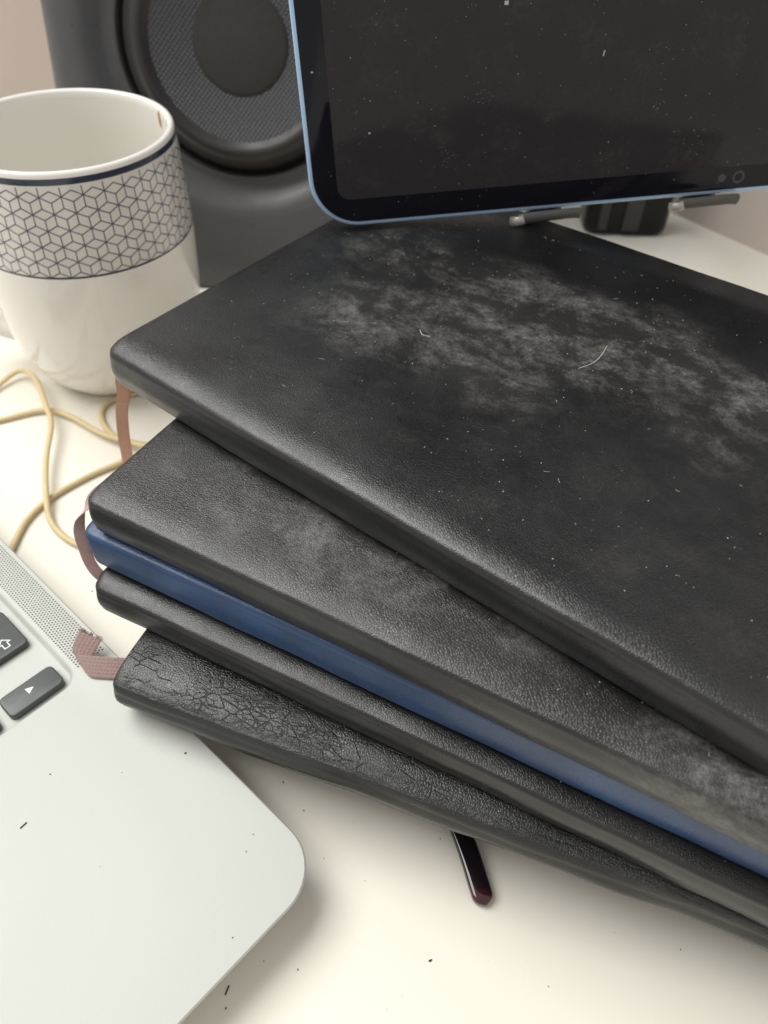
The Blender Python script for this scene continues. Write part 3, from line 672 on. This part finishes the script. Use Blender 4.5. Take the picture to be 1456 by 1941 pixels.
temple('temple', [(100, 190, 4), (80, 178, 4.6), (55, 163, 5), (30, 150, 4), (10, 141, 2.6), (1, 137, 2.0), (-3, 135, 1.6)], M['tort'])
for cx in (15, 72):
    c = Vector((cx - 24.5 + 0, 190 - 82.8 + (cx - 15) * 0.15, 10)); ring = [c + Vector((25 * math.cos(2 * math.pi * i / 40), 3.7 * math.cos(2 * math.pi * i / 40), 8.0 * math.sin(2 * math.pi * i / 40))) for i in range(41)]
    v, f = tube_data(ring, 1.5, 1.5, 8, up=Vector((0, 1, 0))); rm = mesh_obj('rim', v, f, M['tort'], gl)
v, f = tube_data([G((40, 193.5, 12)), G((43.5, 194.5, 13.5)), G((47, 195, 12))], 1.5, 1.5, 8); mesh_obj('bridge', v, f, M['tort'], gl)

# ------------------------------------------------------------------ dust and crumbs
def dust_on(root, t, n, area_, big=()):
    ps = []
    for _ in range(n):
        s = rng.uniform(*area_[0]); w_ = rng.uniform(*area_[1]); a = rng.uniform(0, 6.28); r = 0.03 + 0.10 * rng.random() ** 4
        ps.append(speck((s, w_, t + .05), (math.cos(a), math.sin(a), 0), (-math.sin(a), math.cos(a), 0), (0, 0, 1), r))
    for _ in range(n // 40):   # short curly fibres
        s = rng.uniform(*area_[0]); w_ = rng.uniform(*area_[1]); a = rng.uniform(0, 6.28); L = rng.uniform(.5, 1.6); b = rng.uniform(-.5, .5)
        P = [Vector((s, w_, t + .06)), Vector((s + L * .5 * math.cos(a), w_ + L * .5 * math.sin(a), t + .12)), Vector((s + L * math.cos(a + b), w_ + L * math.sin(a + b), t + .06))]
        ps.append(tube_data(catmull(P, 3), .04, .04, 4))
    for P in big: ps.append(tube_data(catmull([Vector(q) for q in P], 6), .10, .07, 5))
    v, f = merge(ps); tag(mesh_obj('dust_specks', v, f, M['dust'], root, smooth=False), kind='stuff')
dust_on(bA, tA, 1700, ((8, 200), (8, 130)), big=[[(107.4, 86.3, tA + .1), (108.4, 81, tA + .35), (108.2, 76.5, tA + .2), (106.4, 72.4, tA + .1)], [(63, 60.5, tA + .1), (65, 59, tA + .2), (67, 59.6, tA + .1)]])
dust_on(bB, tB, 450, ((6, 200), (4, 60)))
dust_on(bC, tC, 0 + 14, ((20, 200), (4, 6)))
dust_on(bD, tD, 90, ((10, 200), (4, 24)))
dust_on(bE, tE, 120, ((6, 150), (4, 26)))
cr = []
for x, y, r in ((14.9, 54.3, .30), (15.2, 54.5, .22), (-31.6, 43.0, .22), (-24.8, 97, .22), (-18.4, 89.3, .18), (-1.3, 71.9, .12), (-16.1, 51.4, .18), (-24.3, 52.9, .12), (18, 83.2, .15), (75.4, 58.8, .15), (42.5, 49.9, .12), (-12, 77, .1), (60, 62, .1), (90, 40, .12), (50, 36, .14), (5, 44, .1), (-100, 178, .3), (-108, 195, .2), (-95, 160, .2)):
    a = rng.uniform(0, 6.28); cr.append(speck((x, y, r * .3), (math.cos(a), math.sin(a), 0), (-math.sin(a), math.cos(a), 0), (0, 0, 1), r))
for _ in range(30):
    x, y = rng.uniform(-30, 130), rng.uniform(10, 100); cr.append(speck((x, y, .03), (1, 0, 0), (0, 1, 0), (0, 0, 1), rng.uniform(.03, .075)))
cr.append(box_data((-31.9, 46.6, .15), (.28, .95, 0), (.14, -.04, 0), (0, 0, .12)))
for u, v_, r in ((-17.7, 21.2, .2), (9.4, 41.5, .25), (7.6, 70.4, .15), (3.7, 72.4, .12), (-10.7, 84.6, .14), (-22, 50, .1), (-5, 34, .1)):
    q = Vector((-86.91, 117.39, 0)) + ux * u + vx * v_; cr.append(speck((q.x, q.y, LZ + r * .3), (1, 0, 0), (0, 1, 0), (0, 0, 1), r))
q = Vector((-86.91, 117.39, 0)) + ux * -29.2 + vx * 28.2; cr.append(box_data((q.x, q.y, LZ + .12), (.55, .75, 0), (.1, -.08, 0), (0, 0, .1)))
v, f = merge(cr); tag(mesh_obj('crumbs', v, f, M['crumb'], smooth=False), 'scattered dark crumbs and lint on the desk and laptop', 'crumbs', kind='stuff')
